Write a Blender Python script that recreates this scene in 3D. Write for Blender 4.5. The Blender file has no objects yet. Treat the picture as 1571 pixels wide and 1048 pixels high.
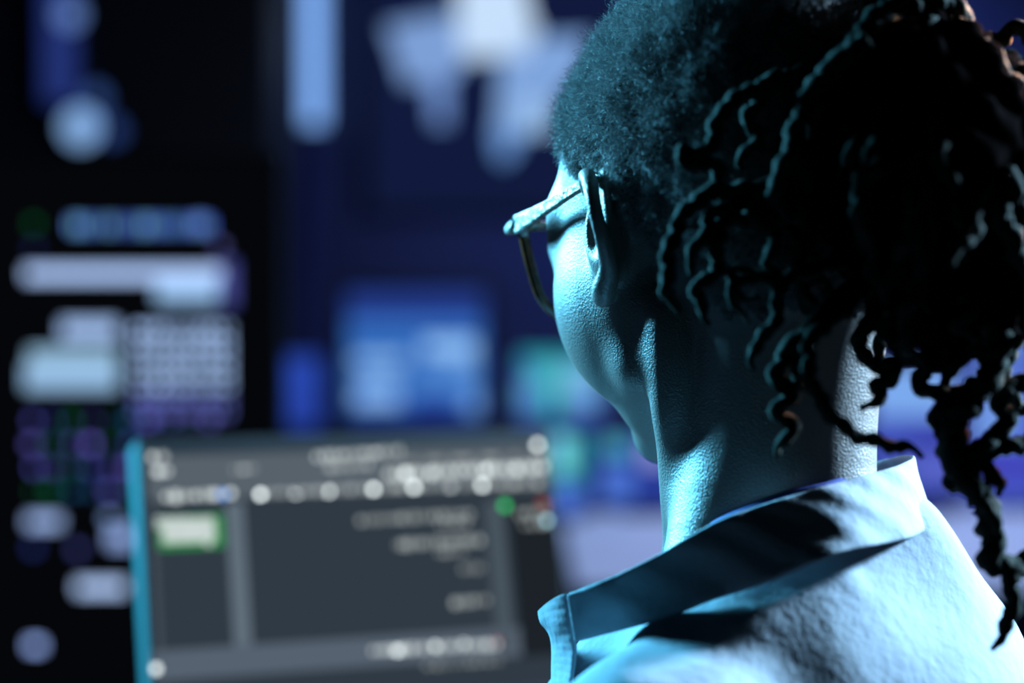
import bpy, math, random
import numpy as np
from mathutils import Vector, Matrix
random.seed(5)
rng = np.random.default_rng(5)
C = bpy.context.scene.collection

# ------------------------------------------------------------------ camera, world, lights, exposure
F_PX = 70/36*1571
CAM = np.array([0.0, 0.0, 1.2])
PIT = math.radians(2)
FWD = np.array([0, math.cos(PIT), -math.sin(PIT)])
UPV = np.array([0, math.sin(PIT), math.cos(PIT)])
cd = bpy.data.cameras.new('camera')
cam = bpy.data.objects.new('camera', cd); C.objects.link(cam)
cam.location = CAM; cam.rotation_euler = (math.pi/2-PIT, 0, 0)
cd.lens = 70; cd.sensor_width = 36; cd.clip_start = .05; cd.clip_end = 60
cd.dof.use_dof = True; cd.dof.focus_distance = .95; cd.dof.aperture_fstop = 2.9
bpy.context.scene.camera = cam
vs = bpy.context.scene.view_settings
vs.view_transform = 'Standard'; vs.look = 'None'; vs.gamma = 1; vs.exposure = 0; vs.use_curve_mapping = False

w = bpy.data.worlds.new('world'); bpy.context.scene.world = w; w.use_nodes = True
w.node_tree.nodes['Background'].inputs[0].default_value = (.02, .05, .12, 1)
w.node_tree.nodes['Background'].inputs[1].default_value = .008

def area(name, loc, target, power, col, size, size_y=None, spread=180):
    l = bpy.data.lights.new(name, 'AREA'); l.energy = power; l.color = col; l.spread = math.radians(spread)
    l.shape = 'RECTANGLE' if size_y else 'SQUARE'; l.size = size
    if size_y: l.size_y = size_y
    o = bpy.data.objects.new(name, l); C.objects.link(o); o.location = loc
    o.rotation_euler = (Vector(target)-Vector(loc)).to_track_quat('-Z', 'Y').to_euler()
    return o
area('cyan_key_light', (-1.03, 2.02, 1.68), (.08, .97, 1.18), 82, (.13, .64, 1), .30, spread=110)
area('cool_back_light', (1.42, 1.44, 1.62), (.16, .93, 1.1), 34, (.40, .71, 1), .16, spread=70)
area('warm_rim_light', (.95, 1.60, 1.62), (.24, .86, 1.32), 3.0, (1, .52, .34), .12, spread=18)
area('blue_wall_wash', (1.45, 8.5, 2.4), (.85, 9.7, 1.2), 20, (.17, .27, 1), .6)
area('blue_room_light', (.9, 3.7, 2.7), (.7, 3.7, .7), 50, (.45, .58, 1), .8)

def W(px, py, D):
    return CAM + D*FWD + np.array([(px-785.5)/F_PX*D, 0, 0]) - (py-524)/F_PX*D*UPV

# ------------------------------------------------------------------ materials
def lin(c):
    return tuple(((v/255)/12.92 if v/255 <= .04045 else ((v/255+.055)/1.055)**2.4) for v in c)
def principled(name, col, rough=.5, metal=0, spec=.5, bump=None, mott=None, sheen=0):
    m = bpy.data.materials.new(name); m.use_nodes = True
    nt = m.node_tree; b = nt.nodes['Principled BSDF']
    b.inputs['Base Color'].default_value = (*col, 1)
    b.inputs['Roughness'].default_value = rough; b.inputs['Metallic'].default_value = metal
    b.inputs['Specular IOR Level'].default_value = spec
    if sheen: b.inputs['Sheen Weight'].default_value = sheen
    tc = nt.nodes.new('ShaderNodeTexCoord')
    if mott:   # (scale, second colour)
        n = nt.nodes.new('ShaderNodeTexNoise'); n.inputs['Scale'].default_value = mott[0]; n.inputs['Detail'].default_value = 5
        r = nt.nodes.new('ShaderNodeValToRGB')
        r.color_ramp.elements[0].position = .38; r.color_ramp.elements[1].position = .62
        r.color_ramp.elements[0].color = (*col, 1); r.color_ramp.elements[1].color = (*mott[1], 1)
        nt.links.new(tc.outputs['Object'], n.inputs['Vector']); nt.links.new(n.outputs['Fac'], r.inputs['Fac'])
        nt.links.new(r.outputs['Color'], b.inputs['Base Color'])
    if bump:
        prev = None
        for kind, sc, st, dist in bump:
            if kind == 'noise':
                t = nt.nodes.new('ShaderNodeTexNoise'); t.inputs['Detail'].default_value = 4; out = t.outputs['Fac']
            elif kind == 'voronoi':
                t = nt.nodes.new('ShaderNodeTexVoronoi'); out = t.outputs['Distance']
            else:
                t = nt.nodes.new('ShaderNodeTexWave'); t.inputs['Distortion'].default_value = 3; out = t.outputs['Fac']
            t.inputs['Scale'].default_value = sc
            bp = nt.nodes.new('ShaderNodeBump'); bp.inputs['Strength'].default_value = st; bp.inputs['Distance'].default_value = dist
            nt.links.new(tc.outputs['Object'], t.inputs['Vector']); nt.links.new(out, bp.inputs['Height'])
            if prev: nt.links.new(prev.outputs['Normal'], bp.inputs['Normal'])
            prev = bp
        nt.links.new(prev.outputs['Normal'], b.inputs['Normal'])
    return m
EM = {}
def glow(col, k=1.0):
    key = (col, k)
    if key not in EM:
        m = bpy.data.materials.new('screen_light'); m.use_nodes = True
        nt = m.node_tree; nt.nodes.clear()
        e = nt.nodes.new('ShaderNodeEmission'); o = nt.nodes.new('ShaderNodeOutputMaterial')
        e.inputs[0].default_value = (*lin(col), 1); e.inputs[1].default_value = k
        nt.links.new(e.outputs[0], o.inputs[0]); EM[key] = m
    return EM[key]

SKIN = principled('dark_brown_skin', (.145, .112, .098), .42, spec=.75,
                  bump=[('voronoi', 900, .45, .0005), ('noise', 1800, .4, .0004)])
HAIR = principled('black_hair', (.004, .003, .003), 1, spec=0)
CROP = principled('cropped_black_hair', (.21, .20, .20), .65, spec=.5)
SCALP = principled('scalp_under_hair', (.045, .04, .04), .85, spec=.15)
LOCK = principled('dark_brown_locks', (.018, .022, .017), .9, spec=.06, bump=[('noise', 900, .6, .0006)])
SHIRT = principled('pale_cotton', (.245, .27, .305), .85, spec=.2,
                   bump=[('noise', 900, .25, .0004), ('noise', 45, .35, .004), ('noise', 170, .35, .0016)], mott=(14, (.225, .25, .29)))
TEE = principled('blue_jersey', (.02, .03, .16), .8, spec=.2)
DENIM = principled('dark_denim', (.02, .025, .045), .85, spec=.2)
ACET = principled('tortoise_acetate', (.05, .02, .012), .12, spec=.7, mott=(160, (.17, .05, .015)))
ARM = principled('engraved_pale_temple', (.42, .40, .38), .40, metal=.5, bump=[('noise', 260, .8, .002)], mott=(240, (.10, .07, .05)))
METAL = principled('brushed_metal', (.6, .6, .62), .3, metal=1)
BLACK = principled('black_plastic', (.012, .012, .014), .5)
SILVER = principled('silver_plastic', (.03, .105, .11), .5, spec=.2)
DESKM = principled('pale_desk_laminate', (.65, .68, .74), .5, mott=(6, (.60, .64, .71)))
DARKD = principled('dark_desk_laminate', (.03, .03, .035), .45)
WALLM = principled('navy_wall_paint', (.16, .18, .28), .9, mott=(1.3, (.12, .14, .23)))
FLOORM = principled('dark_carpet', (.03, .03, .04), .95, mott=(40, (.02, .02, .028)))
RACKM = principled('black_steel', (.012, .012, .015), .5)
TAN = principled('chair_fabric', (.015, .015, .018), .9)
def glass_mat():
    m = bpy.data.materials.new('clear_lens'); m.use_nodes = True
    b = m.node_tree.nodes['Principled BSDF']
    b.inputs['Transmission Weight'].default_value = 1; b.inputs['Roughness'].default_value = .0; b.inputs['IOR'].default_value = 1.02
    b.inputs['Base Color'].default_value = (.85, .88, .95, 1)
    return m
GLASS = glass_mat()

# ------------------------------------------------------------------ object helpers
def tag(o, label=None, cat=None, group=None, kind=None):
    if label: o['label'] = label
    if cat: o['category'] = cat
    if group: o['group'] = group
    if kind: o['kind'] = kind
    return o
def empty(name, loc, label, cat, group=None, rz=0):
    o = bpy.data.objects.new(name, None); C.objects.link(o); o.location = loc; o.rotation_euler = (0, 0, rz)
    o.empty_display_size = .05
    return tag(o, label, cat, group)
def link(name, me, parent=None, world=False):
    o = bpy.data.objects.new(name, me); C.objects.link(o)
    if parent:
        o.parent = parent
        if world:      # geometry given in world coordinates
            o.matrix_parent_inverse = parent.matrix_basis.inverted()
    return o
def mesh(name, V, Fc, mat, parent=None, world=False, smooth=True, mats=None, idx=None):
    me = bpy.data.meshes.new(name)
    V = np.asarray(V, dtype=np.float64)
    me.from_pydata(V.tolist(), [], [list(map(int, f)) for f in Fc] if not isinstance(Fc, np.ndarray) else Fc.tolist())
    for m in (mats or [mat]): me.materials.append(m)
    if idx is not None: me.polygons.foreach_set('material_index', np.asarray(idx, dtype=np.int32))
    if smooth: me.polygons.foreach_set('use_smooth', np.ones(len(me.polygons), dtype=bool))
    me.update()
    return link(name, me, parent, world)
def box_vf(c, s, base=0):
    x, y, z = c; a, b, d = s[0]/2, s[1]/2, s[2]/2
    V = [(x+i*a, y+j*b, z+k*d) for i in (-1, 1) for j in (-1, 1) for k in (-1, 1)]
    Fq = [(0, 1, 3, 2), (4, 6, 7, 5), (0, 4, 5, 1), (2, 3, 7, 6), (0, 2, 6, 4), (1, 5, 7, 3)]
    return V, [tuple(i+base for i in f) for f in Fq]
def boxes(name, lst, mat, parent=None, bevel=.0, world=False):
    V, Fc = [], []
    for c, s in lst:
        v, f = box_vf(c, s, len(V)); V += v; Fc += f
    o = mesh(name, V, Fc, mat, parent, world, smooth=False)
    if bevel:
        b = o.modifiers.new('bevel', 'BEVEL'); b.width = bevel; b.segments = 3; b.limit_method = 'ANGLE'
    return o

def catmull(P, step):
    P = np.asarray(P, float)
    P = np.vstack([2*P[0]-P[1], P, 2*P[-1]-P[-2]])
    out = []
    for i in range(1, len(P)-2):
        n = max(2, int(np.linalg.norm(P[i+1]-P[i])/step))
        t = np.linspace(0, 1, n, endpoint=False)[:, None]
        a, b, c, d = P[i-1], P[i], P[i+1], P[i+2]
        out.append(.5*((2*b)+(c-a)*t+(2*a-5*b+4*c-d)*t**2+(3*b-a-3*c+d)*t**3))
    out.append(P[-2][None])
    return np.vstack(out)
def frames(P):
    T = np.gradient(P, axis=0); T /= np.linalg.norm(T, axis=1, keepdims=True)+1e-12
    N = np.zeros_like(P); a = np.array([0, 0, 1.0]) if abs(T[0][2]) < .9 else np.array([1.0, 0, 0])
    n = a-T[0]*(a@T[0]); n /= np.linalg.norm(n)
    for i in range(len(P)):
        n = n-T[i]*(n@T[i]); n /= np.linalg.norm(n)+1e-12; N[i] = n
    return T, N, np.cross(T, N)
def tube_vf(P, R, sides=8, twist=None, base=0, flat=1.0, radfun=None):
    T, N, B = frames(P); n = len(P); th = np.arange(sides)*2*math.pi/sides
    R = np.broadcast_to(np.asarray(R, float), (n,))
    rr = R[:, None]*np.ones((1, sides))
    if radfun is not None: rr = rr*radfun
    V = P[:, None]+rr[..., None]*(np.cos(th)[None, :, None]*N[:, None]+flat*np.sin(th)[None, :, None]*B[:, None])
    V = V.reshape(-1, 3)
    i = np.arange(n-1)[:, None]*sides; j = np.arange(sides)[None]; k = (j+1) % sides
    q = np.stack([i+j, i+k, i+sides+k, i+sides+j], -1).reshape(-1, 4)
    Fc = [tuple(x) for x in (q+base)]
    Fc.append(tuple(base+sides-1-np.arange(sides))); Fc.append(tuple(base+(n-1)*sides+np.arange(sides)))
    return V, Fc

# ------------------------------------------------------------------ volume modelling (smooth unions, then surface nets)
class Vol:
    def __init__(s, lo, hi, h):
        s.lo = np.array(lo, float); s.h = h
        s.n = np.ceil((np.array(hi)-lo)/h).astype(int)+1
        s.F = np.full(s.n, .05, np.float32)
    def sub(s, lo, hi):
        a = np.clip(np.floor((lo-s.lo)/s.h).astype(int), 0, s.n); b = np.clip(np.ceil((hi-s.lo)/s.h).astype(int)+1, 0, s.n)
        sl = tuple(slice(a[i], b[i]) for i in range(3))
        ax = [(s.lo[i]+np.arange(a[i], b[i])*s.h).astype(np.float32) for i in range(3)]
        return sl, np.meshgrid(*ax, indexing='ij', sparse=True)
    def put(s, sl, d, k, op):
        A = s.F[sl]
        if op < 0:
            hh = np.clip(.5-.5*(A+d)/k, 0, 1); s.F[sl] = A*(1-hh)-d*hh+k*hh*(1-hh)
        else:
            hh = np.clip(.5+.5*(d-A)/k, 0, 1); s.F[sl] = d*(1-hh)+A*hh-k*hh*(1-hh)
    def ell(s, c, r, k=.01, R=np.eye(3), op=1):
        c = np.asarray(c, float); m = max(r)+k+.006
        sl, (X, Y, Z) = s.sub(c-m, c+m)
        X = X-c[0]; Y = Y-c[1]; Z = Z-c[2]
        L = [R[0, i]*X+R[1, i]*Y+R[2, i]*Z for i in range(3)]
        k0 = np.sqrt(sum((L[i]/r[i])**2 for i in range(3)))+1e-6
        k1 = np.sqrt(sum((L[i]/r[i]**2)**2 for i in range(3)))+1e-6
        s.put(sl, k0*(k0-1)/k1, k, op)
    def cap(s, a, b, ra, rb, k=.01, op=1):
        a = np.asarray(a, float); b = np.asarray(b, float); m = max(ra, rb)+k+.004
        sl, (X, Y, Z) = s.sub(np.minimum(a, b)-m, np.maximum(a, b)+m)
        u = b-a; L2 = u@u+1e-12
        t = np.clip(((X-a[0])*u[0]+(Y-a[1])*u[1]+(Z-a[2])*u[2])/L2, 0, 1)
        d = np.sqrt((X-a[0]-t*u[0])**2+(Y-a[1]-t*u[1])**2+(Z-a[2]-t*u[2])**2)-(ra+(rb-ra)*t)
        s.put(sl, d, k, op)
    def chain(s, P, R, k=.008, op=1):
        P = np.asarray(P, float); m = max(R)+k+.004
        n = 4*(len(P)-1)+1; q = np.linspace(0, len(P)-1, n); i0 = np.minimum(q.astype(int), len(P)-2)
        PP = np.vstack([2*P[0]-P[1], P, 2*P[-1]-P[-2]]); t = (q-i0)[:, None]
        a, b, c, d = PP[i0], PP[i0+1], PP[i0+2], PP[i0+3]
        C_ = .5*(2*b+(c-a)*t+(2*a-5*b+4*c-d)*t**2+(3*b-a-3*c+d)*t**3); RR = np.interp(q, np.arange(len(P)), R)
        sl, (X, Y, Z) = s.sub(C_.min(0)-m, C_.max(0)+m); D = None
        for j in range(n-1):
            u = C_[j+1]-C_[j]; a = C_[j]
            t = np.clip(((X-a[0])*u[0]+(Y-a[1])*u[1]+(Z-a[2])*u[2])/(u@u+1e-12), 0, 1)
            e = np.sqrt((X-a[0]-t*u[0])**2+(Y-a[1]-t*u[1])**2+(Z-a[2]-t*u[2])**2)-(RR[j]+(RR[j+1]-RR[j])*t)
            D = e if D is None else np.minimum(D, e)
        s.put(sl, D, k, op)
    def nets(s):
        Fv = s.F; n = Fv.shape; S = Fv < 0
        cs = S[:-1, :-1, :-1].astype(np.int8)
        for i, j, k in ((1,0,0),(0,1,0),(0,0,1),(1,1,0),(1,0,1),(0,1,1),(1,1,1)):
            cs = cs+S[i:n[0]-1+i, j:n[1]-1+j, k:n[2]-1+k]
        cells = np.argwhere((cs > 0) & (cs < 8))
        ids = np.full(cs.shape, -1, np.int32); ids[tuple(cells.T)] = np.arange(len(cells))
        acc = np.zeros((len(cells), 3)); cnt = np.zeros(len(cells))
        cor = [(i, j, k) for i in (0, 1) for j in (0, 1) for k in (0, 1)]
        for a in cor:
            for ax in range(3):
                if a[ax]: continue
                b = list(a); b[ax] = 1
                fa = Fv[tuple((cells+a).T)]; fb = Fv[tuple((cells+b).T)]
                m = (fa < 0) != (fb < 0); t = np.where(m, fa/(fa-fb+1e-20), 0)
                p = np.tile(np.array(a, float), (len(cells), 1)); p[:, ax] += t
                acc[m] += p[m]; cnt[m] += 1
        V = s.lo+(cells+acc/cnt[:, None])*s.h
        quads = []
        for ax in range(3):
            o1, o2 = [(1, 2), (2, 0), (0, 1)][ax]
            sl0 = [slice(None)]*3; sl1 = [slice(None)]*3
            sl0[ax] = slice(0, -1); sl1[ax] = slice(1, None)
            A = S[tuple(sl0)]; B = S[tuple(sl1)]
            e = np.argwhere(A != B)
            e = e[(e[:, o1] > 0) & (e[:, o2] > 0) & (e[:, o1] < n[o1]-1) & (e[:, o2] < n[o2]-1)]
            d1 = np.zeros(3, int); d1[o1] = 1; d2 = np.zeros(3, int); d2[o2] = 1
            q = np.stack([ids[tuple((e-d1-d2).T)], ids[tuple((e-d2).T)], ids[tuple(e.T)], ids[tuple((e-d1).T)]], 1)
            ins = A[tuple(e.T)]
            q[~ins] = q[~ins][:, ::-1]; quads.append(q)
        Q = np.vstack(quads); Q = Q[(Q >= 0).all(1)]
        return V, Q

# ------------------------------------------------------------------ the room
def struct(name, lst, mat): return tag(boxes(name, lst, mat), kind='structure')
struct('floor', [((0, 5, -.05), (7, 12, .1))], FLOORM)
struct('wall_back', [((0, 9.75, 1.6), (7, .1, 3.2))], WALLM)
struct('wall_left', [((-3.45, 5, 1.6), (.1, 9.4, 3.2))], WALLM)
struct('wall_right', [((3.45, 5, 1.6), (.1, 9.4, 3.2))], WALLM)
struct('ceiling', [((0, 5, 3.25), (7, 12, .1))], RACKM)

# ------------------------------------------------------------------ monitors
def flat_rects(name, rects, parent, y, kind_mats=None):
    """lit areas of a screen: (u0, z0, u1, z1, colour, strength), each a hair-thin raised tile, local x/z, facing -y"""
    V, Fc, idx, mats = [], [], [], []
    for i, (a, b, c, d, col, k) in enumerate(rects):
        m = glow(col, k)
        if m not in mats: mats.append(m)
        off = y-.0003*(1+i % 13)
        n = len(V)
        V += [(a, off, b), (c, off, b), (c, off, d), (a, off, d)]
        Fc.append((n, n+1, n+2, n+3)); idx.append(mats.index(m))
    return mesh(name, V, Fc, None, parent, smooth=False, mats=mats, idx=idx)
def monitor(name, loc, rz, w_, h_, z0, bg, rects, label, cat='monitor', group=None, bez=.014, depth=.035, foot=True, zfoot=0, matl=None):
    """loc: point on the surface it stands on; screen bottom at z0 above it"""
    t = empty(name, loc, label, cat, group, rz)
    matl = matl or BLACK
    boxes('housing', [((0, depth/2+.002, z0+h_/2), (w_+2*bez, depth, h_+2*bez))], matl, t, .004)
    s = flat_rects('screen', [(-w_/2, z0, w_/2, z0+h_, bg[0], bg[1])], t, .0015)
    if rects:
        flat_rects('screen_window', [(-w_/2+a*w_, z0+b*h_, -w_/2+c*w_, z0+d*h_, col, k) for a, b, c, d, col, k in rects], s, .0010)
    if foot:
        boxes('neck', [((0, depth+.022, (z0+h_*.45)/2), (.05, .022, z0+h_*.45))], matl, t, .003)
        boxes('base', [((0, depth+.0, .006), (min(.26, w_*.6), .18, .012))], matl, t, .004)
    return t
def desk(name, x0, x1, y0, y1, z, mat, label, group=None):
    t = empty(name, ((x0+x1)/2, (y0+y1)/2, 0), label, 'desk', group)
    cx, cy = (x1-x0)/2, (y1-y0)/2
    boxes('desktop', [((0, 0, z-.0125), (x1-x0, y1-y0, .025))], mat, t, .004)
    for sx in (-1, 1):
        for sy in (-1, 1):
            boxes('leg', [((sx*(cx-.05), sy*(cy-.05), (z-.025)/2), (.045, .045, z-.025))], BLACK, t, .003)
    return t
desk('work_desk', -.75, .62, 1.2, 1.95, .74, DARKD, 'dark desk under the monitor showing grey software windows')
desk('pale_desk', .10, 1.65, 3.15, 4.35, .70, DESKM, 'pale desk behind the person, carrying the teal and blue screens')
desk('far_desk', -.98, 1.9, 5.75, 6.75, .70, DARKD, 'far dark desk holding the large blue monitor', None)

# main grey editing monitor: its own construction, tilted back
def main_monitor():
    TL = np.array([-0.28037536, 1.48596625, 1.07304663]); b = 0.35290003; tl = 0.27087703
    Wd, Hd = .331, .212
    r = np.array([math.cos(b), math.sin(b), 0]); n = np.array([math.sin(b), -math.cos(b), 0])
    dn = np.array([0, 0, -1])*math.cos(tl)+n*math.sin(tl); nn = np.cross(r, -dn)
    if nn@n < 0: nn = -nn
    ctr = TL+r*Wd/2+dn*Hd/2
    t = empty('monitor', (ctr[0]-n[0]*.05, ctr[1]-n[1]*.05, .74),
              'nearest monitor, showing grey software windows with white blurred text, its left edge lit cyan', 'monitor')
    M = Matrix(((r[0], -nn[0], -dn[0], ctr[0]), (r[1], -nn[1], -dn[1], ctr[1]), (r[2], -nn[2], -dn[2], ctr[2]), (0, 0, 0, 1)))
    bpy.context.view_layer.update()
    def put(o):
        o.matrix_parent_inverse = Matrix.Identity(4); o.matrix_basis = t.matrix_basis.inverted() @ M; return o
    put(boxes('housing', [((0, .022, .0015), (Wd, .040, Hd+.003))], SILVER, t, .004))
    put(boxes('bezel', [((0, .0005, .0015), (Wd-.002, .003, Hd+.001))], BLACK, t, .0008))
    s = put(flat_rects('screen', [(-Wd/2+.006, -Hd/2+.010, Wd/2-.006, Hd/2-.0105, (48, 58, 68), 1)], t, -.0012))
    # photograph coordinates -> coordinates on the screen plane
    def uv(px, py):
        d = FWD+np.array([(px-785.5)/F_PX, 0, 0])-(py-524)/F_PX*UPV
        q = CAM+d*(((ctr-CAM)@nn)/(d@nn))-ctr
        return q@r, -(q@dn)
    def R(x0, y0, x1, y1, col, k=1):   # a band from left point to right point height taken from y0..y1 at the left end
        a = uv(x0, y0); c = uv(x0, y1); e = uv(x1, y0)
        return (a[0], min(a[1], c[1]), e[0], max(a[1], c[1]), col, k)
    def P(x, y, wpx, hpx, col, k=1):
        u, v = uv(x, y); a = wpx*.00050/2; b_ = hpx*.00050/2
        return (u-a, v-b_, u+a, v+b_, col, k)
    def child(name, rects, y=-.0016):
        if name == 'icon':
            for q in rects: flat_rects(name, [q], s, y)
        else: flat_rects(name, rects, s, y)
    g = (92, 104, 114)
    child('toolbar', [R(222, 701, 836, 770, (88, 98, 107))])
    child('toolbar', [R(232, 1000, 800, 1046, (86, 98, 112))])
    child('side_panel', [R(345, 772, 372, 992, (96, 110, 122))])
    child('side_panel', [R(742, 770, 768, 1000, (72, 84, 94))])
    child('side_panel', [R(226, 775, 236, 1030, (70, 80, 90))])
    child('side_panel', [R(778, 775, 850, 1010, (28, 34, 40))])
    wht = (225, 235, 235)
    th = []
    for i in range(7):
        for j in range(5):
            if j < 3-i*.55: continue
            th.append(P(243+i*12.5, 842-7-(4-j)*-0-(j)*9, 9, 6, wht, .9))
    child('image_thumbnail', [R(240, 795, 340, 845, (40, 140, 70), 1)]+th+[R(246, 800, 326, 836, (215, 228, 225), .85)], -.0030)
    def dots(pts, col=wht, k=2.0, s_=9):
        return [P(x, y, s_, s_, col, k*2.4) for x, y in pts]
    rows = []
    def text(x0, y0, x1, y1, hpx, col, k, step=13, fill=.62):
        x = x0; o = []
        while x < x1:
            wv = step*random.uniform(.35, .95)
            y = y0+(y1-y0)*(x-x0)/(x1-x0)
            o.append(P(x+wv/2, y, wv, hpx*random.uniform(.6, 1), col, k*1.5*random.uniform(.6, 1.2)))
            x += wv+step*(1-fill)*random.uniform(.5, 1.3)
        return o
    L = lambda *a, **k: child('text_line', text(*a, **k), -.0030)
    L(228, 702, 250, 702, 10, wht, .9); L(236, 725, 256, 724, 10, wht, 1.0); L(356, 722, 392, 720, 9, wht, .55)
    L(482, 702, 612, 694, 12, wht, .75); L(500, 718, 560, 714, 10, wht, .6)
    L(620, 708, 820, 700, 8, wht, .35, step=34, fill=.35)
    L(590, 729, 830, 718, 14, wht, 1.0); L(600, 748, 800, 744, 10, wht, .5, step=20)
    L(250, 764, 330, 760, 14, wht, .85); L(336, 760, 342, 760, 12, (60, 130, 220), 1.4)
    L(400, 758, 620, 750, 10, wht, .45); L(770, 746, 826, 742, 10, wht, .55)
    L(548, 800, 722, 790, 13, wht, .42, step=10); L(670, 804, 716, 802, 8, wht, .4)
    L(606, 837, 732, 830, 14, wht, .45, step=10); L(670, 849, 708, 847, 8, wht, .4)
    L(706, 874, 738, 872, 13, wht, .45, step=10); L(692, 926, 748, 921, 13, wht, .45, step=10)
    L(568, 999, 764, 989, 12, wht, .8); L(650, 1022, 764, 1014, 8, wht, .3)
    L(792, 790, 836, 784, 12, wht, .4); L(800, 806, 836, 803, 10, wht, .45)
    child('icon', dots([(398, 760), (452, 757), (502, 755), (571, 752), (633, 749), (689, 747), (737, 746)], k=2.2, s_=8)
          + dots([(352, 758)], k=.9, s_=8)+dots([(621, 728), (660, 727), (664, 728), (741, 723), (790, 721), (822, 684)], k=1.7, s_=9)
          + dots([(607, 999), (664, 993), (709, 990)], k=1.6, s_=8)+dots([(238, 1027)], k=1.1, s_=10)
          + dots([(836, 800)], (150, 200, 215), 1.6, 9), -.0036)
    child('icon', dots([(772, 777)], (40, 170, 90), 1.3, 11), -.0036)
    child('icon', dots([(828, 772), (835, 775), (760, 985)], (200, 70, 45), .35, 8), -.0036)
    boxes('neck', [((0, .03, .13), (.05, .02, .26))], BLACK, t, .003).rotation_euler = (0, 0, b)
    boxes('base', [((0, .02, .006), (.2, .16, .012))], BLACK, t, .004).rotation_euler = (0, 0, b)
main_monitor()

# tall data display at the left
def px_rects(D, lst, zbase=0, xc=0):
    out = []
    for x0, y0, x1, y1, col, k in lst:
        a = W(x0, y1, D); c = W(x1, y0, D)
        out.append((a[0]-xc, a[2]-zbase, c[0]-xc, c[2]-zbase, col, k))
    return out
def tall_display():
    D = 2.95
    c = W(196, 700, D); xc, yc = c[0], c[1]
    t = empty('display_board', (xc, yc, 0), 'tall black data board at the far left, filled with pale blue blocks and figures', 'display')
    boxes('housing', [((0, .03, .92), (.46, .05, .92))], BLACK, t, .006)
    boxes('stand', [((0, .03, .24), (.10, .04, .46)), ((0, .03, .012), (.4, .3, .024))], BLACK, t, .004)
    s = flat_rects('screen', [(-.215, .48, .215, 1.365, (5, 6, 9), 1)], t, .004)
    def add(name, lst):
        for q in ([[q] for q in lst] if name in ('status_light', 'indicator_light', 'text_block') else [lst]):
            flat_rects(name, px_rects(D, q, 0, xc), s, .002)
    pale, blue, vio = (150, 178, 222), (78, 110, 190), (90, 92, 165)
    add('header_bar', [(40, 410, 360, 430, (160, 185, 230), 1.5), (240, 430, 335, 462, (150, 190, 232), 1.1), (340, 400, 362, 470, (85, 90, 175), .7)])
    row = []
    for x in range(110, 330, 11):
        row.append((x, 336, x+7, 356, random.choice([(60, 90, 180), (90, 130, 200), (100, 160, 190), (80, 110, 190)]), random.uniform(.8, 2.2)))
    row += [(48, 338, 60, 350, (10, 90, 50), 1.2), (262, 338, 272, 352, (40, 120, 90), 1.2), (300, 334, 318, 350, (90, 120, 200), 1.5), (332, 372, 344, 384, (90, 90, 150), 1.5), (48, 375, 60, 386, (50, 60, 120), .8)]
    add('status_light', row)
    add('chart_panel', [(95, 492, 180, 520, pale, 1.3), (45, 535, 180, 560, (150, 190, 220), .95), (38, 560, 180, 598, (150, 190, 228), 1.0)])
    cells = []
    for j, y in enumerate(range(500, 628, 21)):
        for i, x in enumerate(range(208, 356, 17)):
            cells.append((x, y, x+9, y+11, pale if j < 5 else (95, 105, 180), random.uniform(1.2, 2.7)*(1.15 if j < 5 else .8)))
    add('figure_table', cells)
    d = []
    for y in range(640, 770, 36):
        for x in range(45, 330, 30):
            if x > 200 and y > 680: continue
            d.append((x+random.uniform(-6, 6), y, x+10, y+11, random.choice([(80, 80, 165), (60, 70, 150), (85, 80, 160), (10, 70, 45), (20, 60, 90)]), random.uniform(1.3, 3.6)))
    add('indicator_light', d)
    add('text_block', [(40, 792, 92, 810, (150, 175, 225), 1.4), (42, 835, 56, 848, (60, 75, 160), .8), (160, 790, 176, 802, (120, 150, 200), 1.6), (165, 812, 200, 840, (140, 165, 220), 1.3), (110, 838, 124, 850, (70, 75, 140), 1.5)])
    add('text_block', [(115, 893, 190, 912, (165, 190, 232), 1.5)])
    add('text_block', [(40, 985, 62, 1000, (140, 165, 225), 2.2)])
tall_display()

# the monitors farther back
def back_monitor(name, D, x0, y0, x1, y1, ztable, bg, rects, label, group=None, rz=0, bez=.014):
    a = W(x0, y1, D); c = W(x1, y0, D); xc = (a[0]+c[0])/2
    h = c[2]-a[2]; wv = c[0]-a[0]
    rr = [((rx0-x0)/(x1-x0), (y1-ry1)/(y1-y0), (rx1-x0)/(x1-x0), (y1-ry0)/(y1-y0), col, k) for rx0, ry0, rx1, ry1, col, k in rects]
    return monitor(name, (xc, a[1], ztable), rz, wv, h, a[2]-ztable, bg, rr, label, 'monitor', group, bez=bez)
sky, mid, nav = (120, 170, 228), (62, 120, 196), (38, 62, 140)
back_monitor('monitor', 6.0, 532, 448, 742, 646, .70, ((36, 60, 140), 1),
    [(535, 490, 738, 630, (50, 105, 185), 1), (545, 545, 620, 562, (140, 185, 235), 1.1), (550, 572, 612, 588, (110, 160, 225), 1), (545, 596, 612, 622, (135, 180, 235), 1.1), (650, 520, 728, 545, (140, 185, 235), 1.2),
     (690, 545, 730, 560, sky, 1), (640, 560, 730, 600, (75, 130, 205), 1), (715, 600, 735, 632, (110, 160, 225), 1.1), (560, 500, 720, 505, (60, 115, 195), 1), (630, 610, 700, 632, (34, 62, 150), 1)],
    'large blue monitor on the far desk, above the nearest monitor', bez=.03)
back_monitor('monitor', 5.9, 330, 545, 492, 655, .70, ((38, 66, 165), 1), [(360, 560, 490, 600, (40, 72, 175), 1)],
    'plain dim blue monitor between the tall data board and the large blue monitor')
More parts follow.
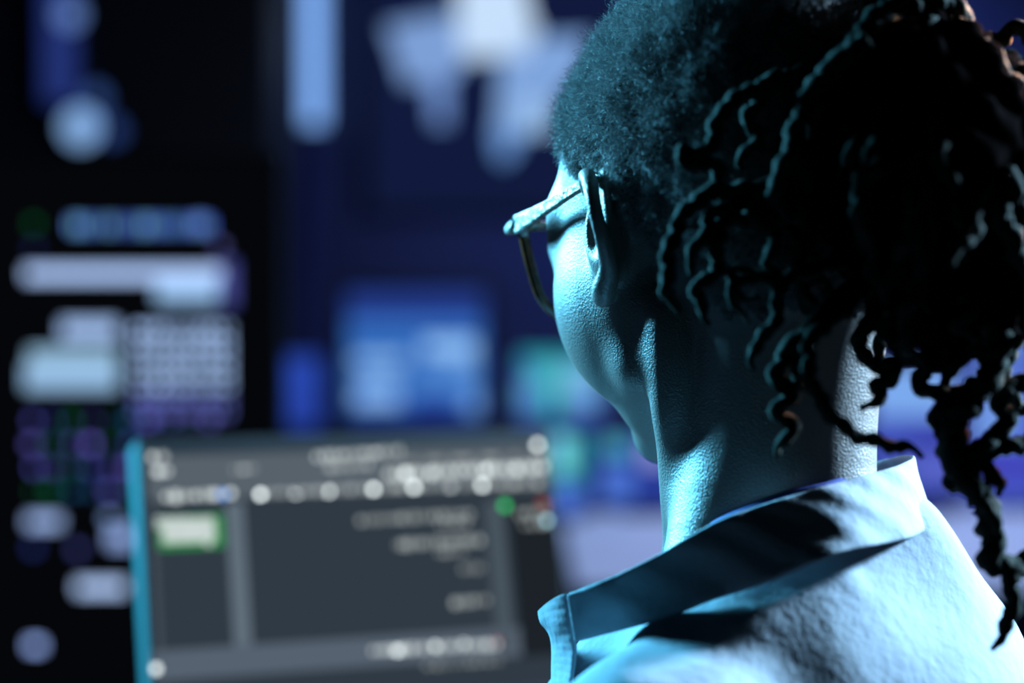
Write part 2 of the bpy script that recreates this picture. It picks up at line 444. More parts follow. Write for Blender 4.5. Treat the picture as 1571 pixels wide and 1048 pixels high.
back_monitor('monitor', 6.05, 795, 540, 925, 646, .70, ((60, 95, 180), 1),
    [(800, 542, 905, 562, (30, 140, 150), 1.2), (815, 556, 900, 600, (70, 170, 185), 1.1), (795, 585, 830, 625, (85, 150, 205), 1.1), (838, 590, 858, 640, (10, 150, 120), 1.3), (865, 560, 915, 620, (110, 170, 215), 1.1)],
    'teal and green monitor beside the person\'s cheek')
back_monitor('monitor', 4.02, 838, 662, 905, 780, .70, ((50, 80, 170), 1),
    [(850, 668, 885, 725, (110, 205, 215), 1.1), (880, 668, 900, 720, (10, 130, 130), 1), (845, 725, 895, 740, (20, 130, 130), 1), (855, 750, 890, 795, (80, 120, 215), 1.0)],
    'narrow screen with a bright teal top, nearest the right edge of the front monitor', group=None)
back_monitor('monitor', 4.12, 918, 665, 1060, 775, .70, ((40, 60, 150), 1),
    [(925, 672, 965, 700, (70, 160, 175), 1), (925, 715, 970, 770, (75, 115, 210), 1), (985, 680, 1020, 715, (150, 160, 225), 1)],
    'blue monitor below the person\'s jaw, teal patch at its top left')
back_monitor('monitor', 4.1, 1335, 560, 1470, 770, .70, ((66, 84, 185), 1),
    [(1340, 562, 1460, 640, (120, 165, 232), 1.05), (1395, 655, 1470, 700, (60, 70, 170), 1), (1400, 700, 1480, 745, (92, 105, 205), 1), (1340, 740, 1470, 768, (45, 60, 150), 1)],
    'bright blue screen seen through the locks beside the nape')
back_monitor('monitor', 4.2, 1484, 470, 1640, 770, .70, ((72, 92, 200), 1),
    [(1490, 480, 1630, 560, (90, 120, 200), 1), (1490, 575, 1560, 680, (110, 150, 225), 1), (1500, 690, 1620, 745, (66, 70, 185), 1)],
    'blue violet screen at the right edge of the photo')

# wall display with pale shapes, tube lamps, rack
def wall_display():
    D = 9.62
    c = W(745, 130, D)
    t = empty('wall_display', (c[0], c[1], 0), 'huge wall display with bright pale blue shapes, high behind the person', 'display')
    def zz(y): return W(785, y, D)[2]
    x0, x1 = W(560, 0, D)[0]-c[0], W(965, 0, D)[0]-c[0]
    boxes('housing', [(((x0+x1)/2, .03, (zz(330)+3.1)/2), (x1-x0, .05, 3.1-zz(330)))], BLACK, t, .005)
    s = flat_rects('screen', [(x0+.02, zz(322), x1-.02, 3.08, (17, 26, 60), 1)], t, .004)
    def add(polys):
        V, Fc, idx, mats = [], [], [], []
        for i, (pts, col, k) in enumerate(polys):
            n = len(V)
            for px, py in pts:
                p = W(px, py, D); V.append((p[0]-c[0], .002-.0006*i, p[2]))
            Fc.append(tuple(range(n, n+len(pts))))
            m = glow(col, k)
            if m not in mats: mats.append(m)
            idx.append(mats.index(m))
        mesh('screen_shape', V, Fc, None, s, smooth=False, mats=mats, idx=idx)
    add([([(590, 40), (700, 20), (715, 100), (690, 120), (620, 130), (605, 80)], (125, 160, 215), 1)])
    add([([(705, -40), (805, -40), (812, 20), (825, 45), (810, 85), (700, 90)], (195, 220, 248), 1.05)])
    add([([(655, 95), (690, 95), (688, 190), (664, 190)], (115, 150, 215), 1)])
    add([([(770, 60), (905, 55), (890, 110), (845, 165), (835, 200), (800, 195), (760, 205), (765, 130)], (128, 166, 222), 1),
         ([(795, 150), (850, 160), (850, 200), (790, 205)], (150, 188, 232), 1)])
    add([([(755, 195), (800, 195), (795, 225), (775, 250), (762, 240)], (105, 150, 215), 1)])
    add([([(800, 95), (820, 98), (815, 112), (800, 110)], (60, 95, 165), 1)])
wall_display()
def tube_lamp(px, y0, y1, D, wv, col, k, label, group=None, hot=None):
    a = W(px, y1, D); b = W(px, y0, D)
    t = empty('tube_lamp', (a[0], a[1], a[2]), label, 'lamp', group)
    h = b[2]-a[2]
    boxes('mounting', [((0, .03, h/2), (wv*1.1, .03, h))], RACKM, t, .003)
    P = np.array([(0, 0, h*q) for q in np.linspace(.01, .99, 12)])
    V, Fc = tube_vf(P, wv/2, 12)
    mesh('tube', V, Fc, glow(col, k), t)
tube_lamp(482, -130, 195, 9.6, .10, (105, 146, 206), 2.0, 'bright upright pale blue tube lamp on the back wall, left of the wall display')
tube_lamp(480, 196, 560, 9.6, .10, (14, 20, 56), 1, 'dim navy tube lamp hanging directly under the bright tube lamp')
tube_lamp(92, -120, 160, 6.72, .105, (36, 52, 120), 1, 'dim blue tube lamp on the front of the black cabinet at the left')
def cabinet():
    D = 6.85
    a = W(230, 400, D)
    t = empty('equipment_cabinet', (a[0]-.16, a[1]+.35, 0), 'black equipment cabinet rising at the left behind the tall data board', 'cabinet')
    boxes('body', [((0, 0, 1.35), (1.15, .6, 2.7))], RACKM, t, .01)
    boxes('door', [((0, -.305, 1.35), (1.05, .02, 2.55))], BLACK, t, .004)
    boxes('handle', [((.46, -.325, 1.2), (.02, .03, .2))], METAL, t, .004)
cabinet()
def spot(px, py, D, r, col, k, label):
    c = W(px, py, D)
    t = empty('indicator_lamp', tuple(c), label, 'lamp', None)
    V, Fc = tube_vf(np.array([(0, y, 0) for y in (0, .012, .03)]), [r*1.15, r*1.15, r*1.1], 16)
    mesh('housing', V, Fc, BLACK, t)
    V, Fc = tube_vf(np.array([(0, y, 0) for y in (-.012, -.009, -.004, 0)]), [r*.3, r*.75, r*.97, r], 16)
    mesh('lens', V, Fc, glow(col, k), t)
spot(107, 22, 6.60, 0.041, (98, 130, 195), 1.2, 'small round pale lamp at the top of the cabinet\'s dim blue tube')
spot(124, 195, 6.75, 0.060, (125, 165, 215), 1.4, 'bright round pale blue lamp below the cabinet\'s dim blue tube')
spot(146, 150, 6.75, 0.036, (55, 85, 150), 1.0, 'faint blue lamp just above the bright round lamp')
spot(172, 200, 6.75, 0.036, (45, 70, 135), 1.0, 'faint blue lamp to the right of the bright round lamp')
spot(125, 255, 6.75, 0.048, (28, 48, 95), 1.0, 'dark blue lamp just below the bright round lamp')

# ------------------------------------------------------------------ the person
HC = W(1142, 366, .975)
YAW, PITCH, ROLL, HS = math.radians(23.5), math.radians(10), math.radians(0), 1.03
Xl = np.array([-math.cos(YAW), -math.sin(YAW), 0])
Yf0 = np.array([-math.sin(YAW), math.cos(YAW), 0]); Z0 = np.array([0, 0, 1.0])
Yf = Yf0*math.cos(PITCH)-Z0*math.sin(PITCH); Zu = Z0*math.cos(PITCH)+Yf0*math.sin(PITCH)
HR = np.stack([Xl, Yf, Zu], 1)
def H(x, y, z): return HC+HR@(np.array([x, y, z])*.001*HS)
mm = .001*HS
def to_head(V): return ((V-HC)@HR)/mm
person_root = empty('person', (.16, .97, .0), 'person seen from behind in glasses and pale collared shirt, dark curly locks tied up', 'person')
bpy.context.view_layer.update()

NB = W(1186, 800, .950)          # base of the neck
vol = Vol((-.02, .80, .98), (.30, 1.16, 1.385), .0013)
def E(c, r, k=10, rot=None, op=1):
    R = HR if rot is None else HR@rot
    vol.ell(H(*c), [q*mm for q in r], k*.001, R, op)
def K(a, b, ra, rb, k=8, op=1): vol.cap(H(*a), H(*b), ra*mm, rb*mm, k*.001, op)
E((0, -10, 42), (74, 95, 84), 10)
E((0, 38, 36), (71, 65, 64), 14)
E((0, -58, 6), (58, 46, 54), 14)
E((0, 48, -26), (56, 46, 60), 14)
for s in (-1, 1):
    E((s*35, 40, -20), (42, 52, 56), 16)
    K((s*57, 73, 10), (s*62, 63, 26), 10, 9, 14)
    K((s*58, 10, -14), (s*49, 12, -54), 10, 11, 16)
    K((s*50, 12, -58), (s*13, 72, -86), 11, 11, 16)
K((-12, 76, -86), (12, 76, -86), 12, 12, 14)
E((0, 42, -72), (40, 42, 22), 14)
E((0, 76, -54), (30, 24, 28), 12)
K((-42, 82, 25), (42, 82, 25), 12, 12, 10)
for s in (-1, 1):
    E((s*33, 100, 6), (17, 14, 12), 8, None, -1)
    E((s*32, 82, 5), (15, 14, 13), 4)
K((0, 90, 18), (0, 108, -24), 7, 11, 8); 
for s in (-1, 1): E((s*13, 101, -26), (9, 10, 8), 6)
K((-20, 96, -50), (0, 104, -48), 5, 7, 4); K((20, 96, -50), (0, 104, -48), 5, 7, 4)
K((-18, 95, -61), (0, 102, -62), 5, 7, 4); K((18, 95, -61), (0, 102, -62), 5, 7, 4)
# ears
def rotz(a): 
    c, s = math.cos(a), math.sin(a); return np.array([[c, -s, 0], [s, c, 0], [0, 0, 1.0]])
for s in (-1, 1):
    E((s*76, -10, 4), (4.5, 17, 27), 6, rotz(s*math.radians(28)))
    E((s*73, 2, 0), (9, 13, 20), 8, rotz(s*math.radians(15)))
    ex = [(72, 10, 20), (78, 6, 30), (84, -6, 33), (89, -19, 26), (91, -26, 12), (88, -25, -4), (82, -16, -18), (79, -6, -27), (76, 2, -30), (73, 6, -24)]
    ex = [H(s*x, y, z*.86-1) for x, y, z in ex]
    vol.chain(ex, [3.0*mm, 3.4*mm, 3.6*mm, 3.6*mm, 3.4*mm, 3.2*mm, 3.4*mm, 5.5*mm, 5.5*mm, 4*mm], .004)
    E((s*83, -4, 2), (4.5, 8, 11), 4, rotz(s*math.radians(25)), -1)
# neck, muscles, upper torso under the shirt
NT = H(-5, -24, -30)
vol.cap(NT, NB, .041, .042, .016)
vol.cap(H(14, -50, -10), W(1180, 770, .942), .034, .034, .016)
vol.cap(H(-12, -52, -10), W(1203, 770, .940), .034, .034, .016)
vol.chain([W(1040, 415, .958), W(1027, 470, .943), W(1030, 540, .940), W(1038, 620, .943), W(1049, 700, .952), W(1060, 860, .978)], [.009, .0115, .012, .0125, .0125, .013], .010)
vol.chain([H(-56, -30, -17), W(1140, 860, 1.03)], [.012, .012], .012)
vol.chain([W(1170, 600, .968), W(1132, 700, .950), W(1088, 890, .925)], [.008, .016, .024], .022)
vol.chain([W(1240, 560, .94), W(1255, 720, .935), W(1265, 870, .93)], [.014, .020, .028], .016)
vol.ell(W(1205, 1045, .96), (.072, .08, .075), .02)
bodyV, bodyQ = vol.nets()
body = mesh('body', bodyV, bodyQ, SKIN, person_root, True)
# eyes
EYE = principled('eye_white', (.7, .7, .7), .1)
for s in (-1, 1):
    P = np.array([(0, math.cos(t)*.0115, 0) for t in np.linspace(0.05, math.pi-.05, 12)]); R = [math.sin(t)*.0115 for t in np.linspace(0.05, math.pi-.05, 12)]
    V, Fc = tube_vf(P, R, 16)
    V = (V@HR.T)+H(s*32, 86.5, 5)
    mesh('eye', V, Fc, EYE, person_root, True)

# cropped hair over the scalp
N = np.zeros_like(bodyV)
tri = np.cross(bodyV[bodyQ[:, 2]]-bodyV[bodyQ[:, 0]], bodyV[bodyQ[:, 3]]-bodyV[bodyQ[:, 1]])
for i in range(4): np.add.at(N, bodyQ[:, i], tri)
N /= np.linalg.norm(N, axis=1, keepdims=True)+1e-12
hl = to_head(bodyV)
ax_, ay, az = np.abs(hl[:, 0]), hl[:, 1], hl[:, 2]
zline = np.interp(ay, [-120, -60, -28, -14, 2, 14, 26, 40, 60, 72, 90], [-48, -46, -34, 20, 34, 31, 32, 47, 69, 82, 90])
zline = zline+2.5*np.sin(ay*.5)+2*np.sin(hl[:, 0]*.4+ay*.23)
earish = (ax_ > 74) & (az < 38) & (ay > -34)
ish = (az > zline) & ~earish
def scalp():
    fm = ish[bodyQ].all(1); q = bodyQ[fm]
    used = np.unique(q); mp = np.full(len(bodyV), -1); mp[used] = np.arange(len(used))
    b = np.clip((az[used]-zline[used])/14, 0, 1)
    lump = np.zeros(len(used))
    for _ in range(22):
        kv = rng.normal(size=3); kv *= rng.uniform(.12, .55)/np.linalg.norm(kv)
        lump += .00045*np.sin(hl[used]@kv+rng.uniform(0, 6.28))
    off = .0004+b*.004+lump*b
    V = bodyV[used]+N[used]*off[:, None]
    VV = [V]; FF = [mp[q]]
    base = len(V)
    # tight curls standing off the scalp
    wgt = (N[used][:, 0] < .55).astype(float)*(.25+.75*(N[used][:, 0] < .2)); wgt /= wgt.sum()
    n = 42000
    pick = rng.choice(len(used), n, p=wgt)
    root = V[pick]; nr = N[used][pick]; bb = b[pick]
    d = nr*.75+rng.normal(0, .38, (n, 3)); d /= np.linalg.norm(d, axis=1, keepdims=True)
    a = np.cross(d, rng.normal(size=(n, 3))); a /= np.linalg.norm(a, axis=1, keepdims=True); c = np.cross(d, a)
    Ln = (.0026+.0066*bb)*rng.uniform(.5, 1.25, n)
    ns = 7; ph = rng.uniform(0, 6.28, n); tu = rng.uniform(1.0, 2.2, n); cr = rng.uniform(.0005, .0013, n)
    rad = .00010
    pts = []
    for i in range(ns):
        t = i/(ns-1)
        pts.append(root+d*(Ln*t)[:, None]+(a*np.cos(ph+tu*6.28*t)[:, None]+c*np.sin(ph+tu*6.28*t)[:, None])*(cr*min(1, t*3))[:, None])
    for i in range(ns):
        r = rad*(1.15-.6*i/(ns-1))
        for k in range(3):
            VV.append(pts[i]+(a*math.cos(k*2.094)+c*math.sin(k*2.094))*r)
    idx = np.arange(n)
    for i in range(ns-1):
        for k in range(3):
            k2 = (k+1) % 3
            FF.append(np.stack([base+(i*3+k)*n+idx, base+(i*3+k2)*n+idx, base+((i+1)*3+k2)*n+idx, base+((i+1)*3+k)*n+idx], 1))
    Q = np.vstack(FF); mi = np.ones(len(Q), int); mi[:len(q)] = 0
    mesh('cropped_hair', np.vstack(VV), Q, None, person_root, True, mats=[SCALP, CROP], idx=mi)
scalp()

# ------------------------------------------------------------------ locks
def lock_mesh(P, r, seed, name='lock', mat=None, tip=True, coil=0.0, cl=.018):
    P = catmull(P, .0014); n = len(P)
    rs = np.random.default_rng(seed)
    T, Nn, B = frames(P)
    s = np.concatenate([[0], np.cumsum(np.linalg.norm(np.diff(P, axis=0), axis=1))])
    ph = rs.uniform(0, 6.28)
    if coil:
        e = np.minimum(1, s/.02)[:, None]
        P = P+e*coil*(Nn*np.cos(s/cl*6.28+ph)[:, None]+B*np.sin(s/cl*6.28+ph)[:, None])
    th = np.arange(10)*2*math.pi/10
    tw = 1+.16*np.cos(2*(th[None]-s[:, None]*420+ph))+.10*np.sin(s*900+ph)[:, None]*np.cos(3*th[None]+ph)+rs.normal(0, .04, (n, 10))
    taper = np.ones(n)
    if tip: taper = np.clip((s[-1]-s)/.012, .25, 1)**.6*(.8+.2*np.clip((s[-1]-s)/.08, 0, 1))
    V, Fc = tube_vf(P, r*taper, 10, radfun=tw)
    return mesh(name, V, Fc, mat or LOCK, person_root, True)
BC = W(1420, 250, .86)   # middle of the tied-up bunch
def lk(pts, r=.0032, coil=.0008, cl=.016, seed=[100]):
    seed[0] += 1; r *= 1.15 if r < .004 else 1
    return lock_mesh([W(*p) for p in pts], r, seed[0], coil=coil, cl=cl)
# traced along the lit left-hand edge
lk([(1330, 60, .83), (1260, 120, .83), (1225, 190, .83), (1205, 250, .83), (1188, 295, .835), (1215, 340, .85)], .0036)
lk([(1475, 90, .88), (1482, 40, .87), (1450, 2, .86), (1400, 0, .85), (1350, 22, .845), (1310, 70, .84), (1265, 130, .84), (1240, 210, .84)], .0045)
lk([(1320, 90, .86), (1240, 110, .855), (1195, 120, .85), (1160, 138, .845), (1120, 158, .84), (1103, 185, .84), (1088, 225, .84), (1066, 238, .84), (1048, 228, .84), (1046, 245, .84), (1070, 252, .84), (1100, 256, .842), (1102, 290, .845), (1108, 320, .85)], .0030)
lk([(1290, 150, .86), (1200, 130, .85), (1150, 175, .85), (1162, 215, .85), (1130, 250, .85), (1140, 262, .85)], .0030)
lk([(1260, 260, .86), (1160, 290, .85), (1095, 296, .842), (1060, 318, .84), (1034, 360, .84), (1024, 410, .84), (1026, 455, .842), (1040, 480, .845)], .0034)
lk([(1240, 300, .86), (1160, 310, .85), (1100, 325, .842), (1085, 350, .84), (1068, 380, .84), (1056, 412, .84), (1062, 425, .84)], .0031)
lk([(1230, 330, .86), (1150, 335, .85), (1110, 345, .842), (1098, 375, .84), (1104, 400, .84), (1088, 425, .84), (1072, 445, .84), (1076, 480, .84), (1090, 495, .842)], .0032, .0012)
lk([(1260, 340, .86), (1180, 300, .845), (1155, 320, .84), (1168, 345, .84), (1186, 352, .84), (1185, 385, .84), (1178, 410, .842), (1190, 430, .845)], .0031)
lk([(1250, 420, .86), (1170, 420, .846), (1125, 415, .84), (1120, 445, .84), (1132, 475, .842), (1152, 498, .845)], .0019)
lk([(1260, 430, .86), (1180, 430, .845), (1128, 430, .842), (1138, 455, .84), (1165, 460, .842)], .0026)
lk([(1300, 400, .86), (1230, 420, .846), (1195, 440, .84), (1193, 480, .84), (1170, 520, .84), (1150, 545, .84), (1158, 565, .842)], .0029)
lk([(1320, 440, .86), (1260, 490, .845), (1225, 520, .84), (1190, 570, .84), (1210, 600, .84), (1195, 630, .84), (1212, 655, .84), (1198, 685, .842), (1190, 700, .844)], .0034, .0012)
lk([(1340, 430, .86), (1290, 480, .845), (1245, 520, .835), (1240, 570, .83), (1262, 620, .828), (1300, 660, .828), (1350, 680, .83), (1395, 688, .835), (1415, 698, .837)], .0030)
lk([(1340, 420, .86), (1270, 470, .845), (1225, 540, .84), (1222, 580, .84), (1240, 600, .842)], .0030)
# hanging on the right
lk([(1400, 420, .86), (1340, 480, .85), (1318, 535, .85), (1345, 558, .85), (1370, 562, .85), (1365, 585, .85), (1345, 592, .85), (1350, 608, .85), (1322, 630, .85)], .0041)
lk([(1420, 420, .86), (1360, 500, .85), (1390, 545, .85), (1420, 560, .85), (1410, 590, .85), (1430, 603, .85), (1470, 600, .85), (1500, 590, .85)], .0036)
lk([(1450, 400, .86), (1440, 490, .85), (1452, 540, .85), (1430, 560, .85), (1405, 545, .852)], .0035, .001)
lk([(1500, 380, .86), (1492, 480, .85), (1475, 540, .85), (1450, 585, .85), (1440, 600, .855)], .0036)
lk([(1520, 380, .86), (1530, 460, .845), (1530, 540, .84), (1508, 590, .84), (1470, 640, .84), (1462, 690, .84), (1475, 730, .84), (1500, 755, .84), (1515, 790, .84), (1522, 830, .84), (1520, 865, .84), (1545, 868, .845), (1575, 855, .85)], .0060)
lk([(1490, 600, .84), (1450, 620, .845), (1438, 650, .845), (1452, 690, .845), (1458, 740, .845), (1480, 758, .848)], .0034, .0012)
lk([(1640, 600, .86), (1560, 590, .85), (1535, 620, .845), (1545, 650, .845), (1510, 680, .84), (1480, 710, .84), (1500, 740, .842), (1520, 755, .845)], .0042)
lk([(1640, 690, .86), (1575, 680, .85), (1530, 690, .845), (1500, 690, .842), (1520, 730, .845), (1540, 740, .845), (1530, 760, .848)], .0038)
lk([(1510, 690, .845), (1490, 720, .842), (1510, 775, .835), (1535, 815, .835), (1530, 838, .838)], .0032)
lk([(1620, 820, .86), (1575, 860, .85), (1552, 890, .84), (1553, 930, .84), (1545, 960, .84), (1527, 990, .84), (1524, 998, .84)], .0040)
lk([(1560, 380, .86), (1580, 480, .86), (1540, 560, .865), (1560, 620, .87), (1600, 640, .87)], .0040)
lk([(1570, 420, .86), (1560, 460, .87), (1590, 480, .87), (1620, 470, .88)], .0045)
lk([(1520, 420, .86), (1470, 440, .835), (1490, 470, .832), (1470, 500, .832), (1500, 520, .835)], .0042)
lk([(1440, 60, .90), (1490, 60, .89), (1530, 62, .89), (1555, 45, .89), (1585, 60, .89), (1600, 100, .88)], .0040)
lk([(1400, 40, .92), (1425, 20, .92), (1450, 30, .92), (1440, 55, .92), (1410, 60, .92)], .0045)
lk([(1500, 100, .88), (1550, 90, .88), (1590, 130, .88), (1610, 200, .88)], .0045)
# the rest of the bunch
def bunch():
    c = BC; rs = np.random.default_rng(11)
    ax1 = np.array([1, 0, 0.0]); 
    for i in range(52):
        a = rs.uniform(0, 6.28); el = rs.uniform(-.2, 1.3)
        d = np.array([math.cos(a)*math.cos(el), math.sin(a)*math.cos(el)*.7, math.sin(el)])
        p0 = c+np.array([.01, .03, -.02])+d*.012
        p1 = c+d*np.array([.055, .045, .060])
        out = np.array([d[0], d[1], 0]); out /= np.linalg.norm(out)+1e-9
        p2 = c+out*np.array([.064, .050, 0])*rs.uniform(.85, 1.05)+np.array([0, 0, rs.uniform(-.03, .01)])
        pts = [p0, p0*.5+p1*.5+d*.006, p1, p2]
        q = p2
        for k in range(rs.integers(2, 4)):
            q = q+np.array([rs.uniform(-.014, .014), rs.uniform(-.012, .012), -rs.uniform(.014, .026)])
            pts.append(q.copy())
        if pts[-1][0] < c[0]-.05: pts = pts[:5]
        lock_mesh(pts, rs.uniform(.0030, .0048), 300+i, coil=.0012)
    v2 = Vol(c-np.array([.10, .09, .11]), c+np.array([.10, .19, .16]), .0025)
    v2.ell(c, (.050, .042, .062), .012)
    v2.ell(c+np.array([.015, .0, -.03]), (.044, .036, .055), .02)
    v2.cap(c, c+np.array([-.03, .10, .01]), .040, .045, .02)
    v2.cap(c+np.array([0, .03, .02]), W(1335, 25, .955), .038, .036, .02)  # lobe added toward the crown to keep the back light off the scalp
    X = v2.sub(v2.lo, v2.lo+v2.n*v2.h)[1]
    v2.F += (.004*np.sin(X[0]*210+2*np.sin(X[2]*90))*np.sin(X[2]*160+X[1]*130)+.002*np.sin(X[1]*400)*np.sin(X[2]*350)).astype(np.float32)
    V, Q = v2.nets()
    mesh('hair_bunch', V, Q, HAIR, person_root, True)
bunch()

# ------------------------------------------------------------------ shirt
def shirt():
    lo, hi = np.array([-.12, .62, .60]), np.array([.36, 1.22, 1.15])
    v = Vol(lo, hi, .0025)
    ty = math.radians(50); TX = np.array([-math.cos(ty), -math.sin(ty), 0]); TY = np.array([-math.sin(ty), math.cos(ty), 0])
    TR = np.stack([TX, TY, Z0], 1)
    v.ell(W(1240, 1240, .97), (.106, .10, .160), .03, TR)
    v.cap(W(1368, 832, .935), W(1442, 1010, .95), .020, .026, .03)
    v.ell(W(1195, 1075, .905), (.055, .05, .055), .04)
    v.cap(W(960, 1030, .935), W(1100, 1000, .905), .024, .030, .03)
    v.cap(W(1230, 1230, .97), np.array([.20, .93, .66]), .12, .115, .04)
    v.ell(W(1265, 880, .945), (.045, .045, .04), .03)
    LS = W(1000, 1225, .84); RS = W(1440, 1180, 1.10)
    v.cap(W(1215, 1020, .91), LS, .040, .055, .03)
    v.cap(LS, LS+np.array([-.02, .05, -.2]), .055, .045, .02)
    v.cap(W(1290, 1000, 1.0), RS, .045, .055, .03)
    v.cap(RS, RS+np.array([.01, .06, -.18]), .050, .045, .02)
    v.cap(W(1090, 1060, .98), W(960, 1160, 1.0), .035, .05, .03)
    # folds running down from the collar
    for P_, R_ in ((((1290, 900, .880), (1225, 940, .868), (1130, 1000, .858), (1010, 1080, .868)), (.002, .003, .004, .005)),
                   (((1180, 930, .890), (1110, 965, .884), (1010, 1015, .905), (890, 1080, .945)), (.003, .006, .0075, .008)),
                   (((1080, 965, .900), (1010, 990, .908), (950, 1020, .925), (880, 1070, .960)), (.003, .006, .007, .007))):
        v.chain([W(*q) for q in P_], R_, .016)
    X = v.sub(v.lo, v.lo+v.n*v.h)[1]
    v.F += (.0016*np.sin(X[0]*95+X[2]*60+1.5*np.sin(X[1]*40))*np.sin(X[2]*45-X[0]*30)).astype(np.float32)
    V, Q = v.nets()
    mesh('shirt', V, Q, SHIRT, person_root, True)
    return V
shirt()
def sheet(name, rails, mat, thick=.0022, step=.003, rows=10, wav=.0012):
    """lofted cloth between rails (each a list of points), given thickness"""
    n = 160
    R = []
    for r in rails:
        P = catmull([W(*p) for p in r], .001); s = np.concatenate([[0], np.cumsum(np.linalg.norm(np.diff(P, axis=0), axis=1))])
        t = np.linspace(0, s[-1], n); R.append(np.stack([np.interp(t, s, P[:, i]) for i in range(3)], 1))
    R = np.array(R); G = []
    m = len(rails)
    for j in range(rows):
        t = j/(rows-1)*(m-1)
        if m == 3:
            u = t/2; g = R[0]*(2*(u-.5)*(u-1))+R[1]*(-4*u*(u-1))+R[2]*(2*u*(u-.5))
        else:
            i = min(int(t), m-2); g = R[i]*(1-(t-i))+R[i+1]*(t-i)
        G.append(g)
    G = np.array(G)
    i = np.arange(n)
    G += (wav*np.sin(i*.22)[None, :]*np.sin(np.arange(rows)*.5)[:, None]+.5*wav*np.sin(i*.55+np.arange(rows)[:, None]*.6))[..., None]*np.array([0, -1, .3])
    V = G.reshape(-1, 3)
    Fc = [(j*n+k, j*n+k+1, (j+1)*n+k+1, (j+1)*n+k) for j in range(rows-1) for k in range(n-1)]
    o = mesh(name, V, Fc, mat, person_root, True)
    md = o.modifiers.new('solid', 'SOLIDIFY'); md.thickness = thick; md.offset = 0
    sb = o.modifiers.new('sub', 'SUBSURF'); sb.levels = 1; sb.render_levels = 1
    return o
up_ = [(1230, 745, 1.03), (1320, 715, 1.01), (1385, 698, .975), (1400, 702, .945), (1370, 716, .917), (1330, 727, .902), (1270, 744, .888), (1200, 764, .882), (1100, 799, .876), (1010, 850, .877), (940, 884, .881), (870, 911, .896)]
mid_ = [(1240, 800, 1.05), (1340, 765, 1.03), (1400, 745, .985), (1412, 750, .945), (1385, 770, .905), (1340, 785, .885), (1275, 800, .872), (1195, 825, .870), (1100, 858, .872), (1015, 903, .876), (945, 928, .882), (876, 948, .898)]
low_ = [(1250, 850, 1.06), (1360, 820, 1.04), (1418, 800, .99), (1428, 806, .94), (1400, 825, .895), (1350, 836, .872), (1280, 852, .858), (1190, 890, .858), (1100, 920, .868), (1020, 950, .876), (950, 968, .884), (882, 986, .900)]
sheet('collar', [up_, mid_, low_], SHIRT)
# folded front tip of the collar and the placket below it
sheet('placket', [[(870, 910, .897), (877, 950, .899), (884, 990, .901), (880, 1030, .905), (872, 1085, .91)],
                  [(848, 920, .912), (850, 955, .915), (862, 990, .918), (862, 1030, .925), (858, 1085, .93)],
                  [(826, 938, .938), (830, 955, .940), (846, 978, .942), (847, 1030, .950), (846, 1085, .955)]], SHIRT, wav=.0003)
sheet('undershirt', [[(1160, 770, 1.06), (1240, 742, 1.035), (1300, 722, 1.0), (1337, 708, .96), (1325, 718, .925), (1275, 736, .902), (1200, 757, .897), (1110, 790, .905), (1050, 826, .925)],
                     [(1160, 850, 1.06), (1240, 822, 1.035), (1310, 800, 1.0), (1350, 775, .955), (1335, 788, .915), (1280, 806, .892), (1200, 830, .885), (1110, 860, .893), (1050, 895, .918)]], TEE, rows=5, wav=.0)

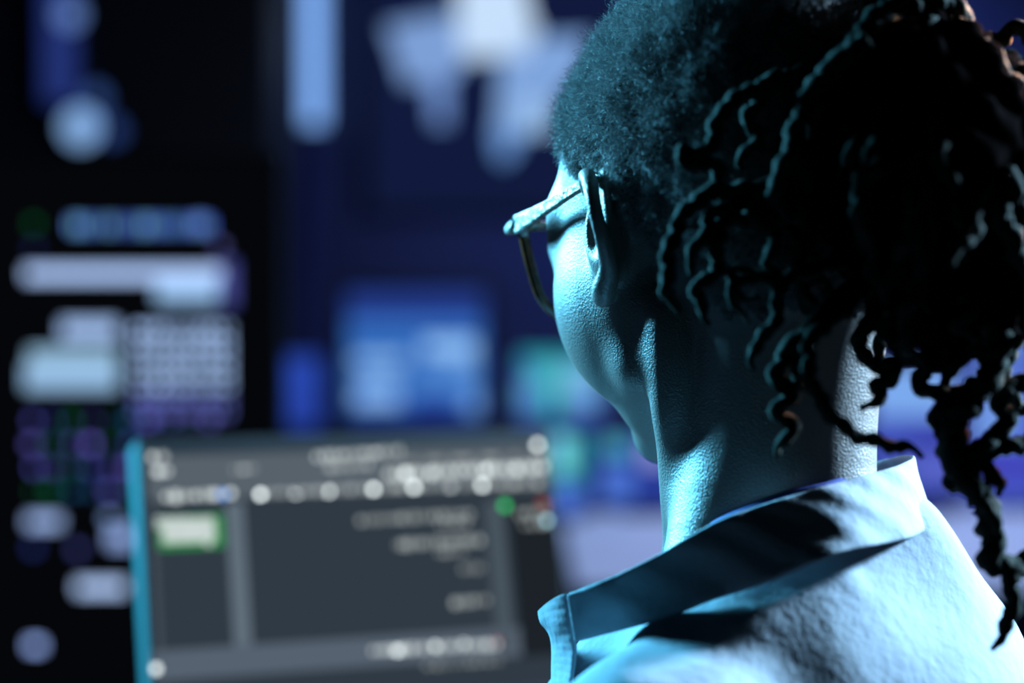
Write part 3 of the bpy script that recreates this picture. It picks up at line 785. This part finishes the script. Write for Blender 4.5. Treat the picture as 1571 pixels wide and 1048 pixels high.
# ------------------------------------------------------------------ glasses
def glasses():
    t = empty('eyeglasses', tuple(H(0, 100, 8)), 'tortoiseshell eyeglasses worn by the person, left arm hooked over the ear', 'eyeglasses')
    bpy.context.view_layer.update()
    for s in (-1, 1):
        # rim outline around the lens (local mm, on a slightly curved front)
        def front(x, z): return H(s*x, 112-.0042*x*x*.9, z)
        out = [(74, 22), (70, 4), (64, -12), (54, -20), (40, -22), (26, -19), (16, -8), (12, 6), (13, 18), (24, 24), (42, 25), (60, 25)]
        P = catmull([front(x, z) for x, z in out+[out[0]]], .0012)
        V, Fc = tube_vf(P, 2.7*mm, 8)
        rim = mesh('rim', V, Fc, ACET, t, True)
        n = len(P); cpt = P.mean(0)
        LV = np.vstack([P, cpt[None]]); LV2 = LV+HR[:, 1]*.0012
        VV = np.vstack([LV, LV2]); FF = [(i, (i+1) % n, n) for i in range(n)]+[(n+1+(i+1) % n, n+1+i, 2*n+1) for i in range(n)]
        mesh('lens', VV, FF, GLASS, t, True)
        # temple arm: flat tapering bar from hinge to over the ear
        pa = [(77, 90, 24), (79, 80, 23), (80, 45, 24), (79, 18, 26), (77, -2, 27), (75, -16, 20), (72, -26, 6)]
        PP = catmull([H(s*x, y, z) for x, y, z in pa], .0015)
        q = np.linspace(0, 1, len(PP))
        h = np.interp(q, [0, .1, .35, .7, 1], [4.6, 4.4, 2.9, 2.1, 1.9])*mm
        wv = np.interp(q, [0, .1, 1], [2.2, 1.8, 1.4])*mm
        T = np.gradient(PP, axis=0); T /= np.linalg.norm(T, axis=1, keepdims=True)
        A = np.cross(np.broadcast_to(HR[:, 0], T.shape), T); A /= np.linalg.norm(A, axis=1, keepdims=True); B = np.cross(T, A)
        ring = [(-1, -.75), (-.75, -1), (.75, -1), (1, -.75), (1, .75), (.75, 1), (-.75, 1), (-1, .75)]
        V = np.stack([PP+A*(h*u)[:, None]+B*(wv*vv)[:, None] for u, vv in ring], 1).reshape(-1, 3)
        k = len(ring); Fc = [(i*k+j, i*k+(j+1) % k, (i+1)*k+(j+1) % k, (i+1)*k+j) for i in range(len(PP)-1) for j in range(k)]
        Fc += [tuple(range(k))[::-1], tuple((len(PP)-1)*k+j for j in range(k))]
        arm = mesh('temple_arm', V, Fc, ARM, t, True, smooth=False)
        P = np.array([H(s*74, 90, z) for z in (18, 22, 26)]); V, Fc = tube_vf(P, 1.5*mm, 8)
        mesh('hinge', V, Fc, METAL, arm, True)
        V, Fc = tube_vf(np.array([front(73, 22), H(s*77, 98, 23.5), H(s*77, 88, 24)]), [3.2*mm, 4*mm, 4.2*mm], 8)
        mesh('end_piece', V, Fc, ARM, t, True)
    P = catmull([H(-13, 112, 12), H(0, 116, 15), H(13, 112, 12)], .001); V, Fc = tube_vf(P, 2.2*mm, 8)
    mesh('bridge', V, Fc, ACET, t, True)
glasses()
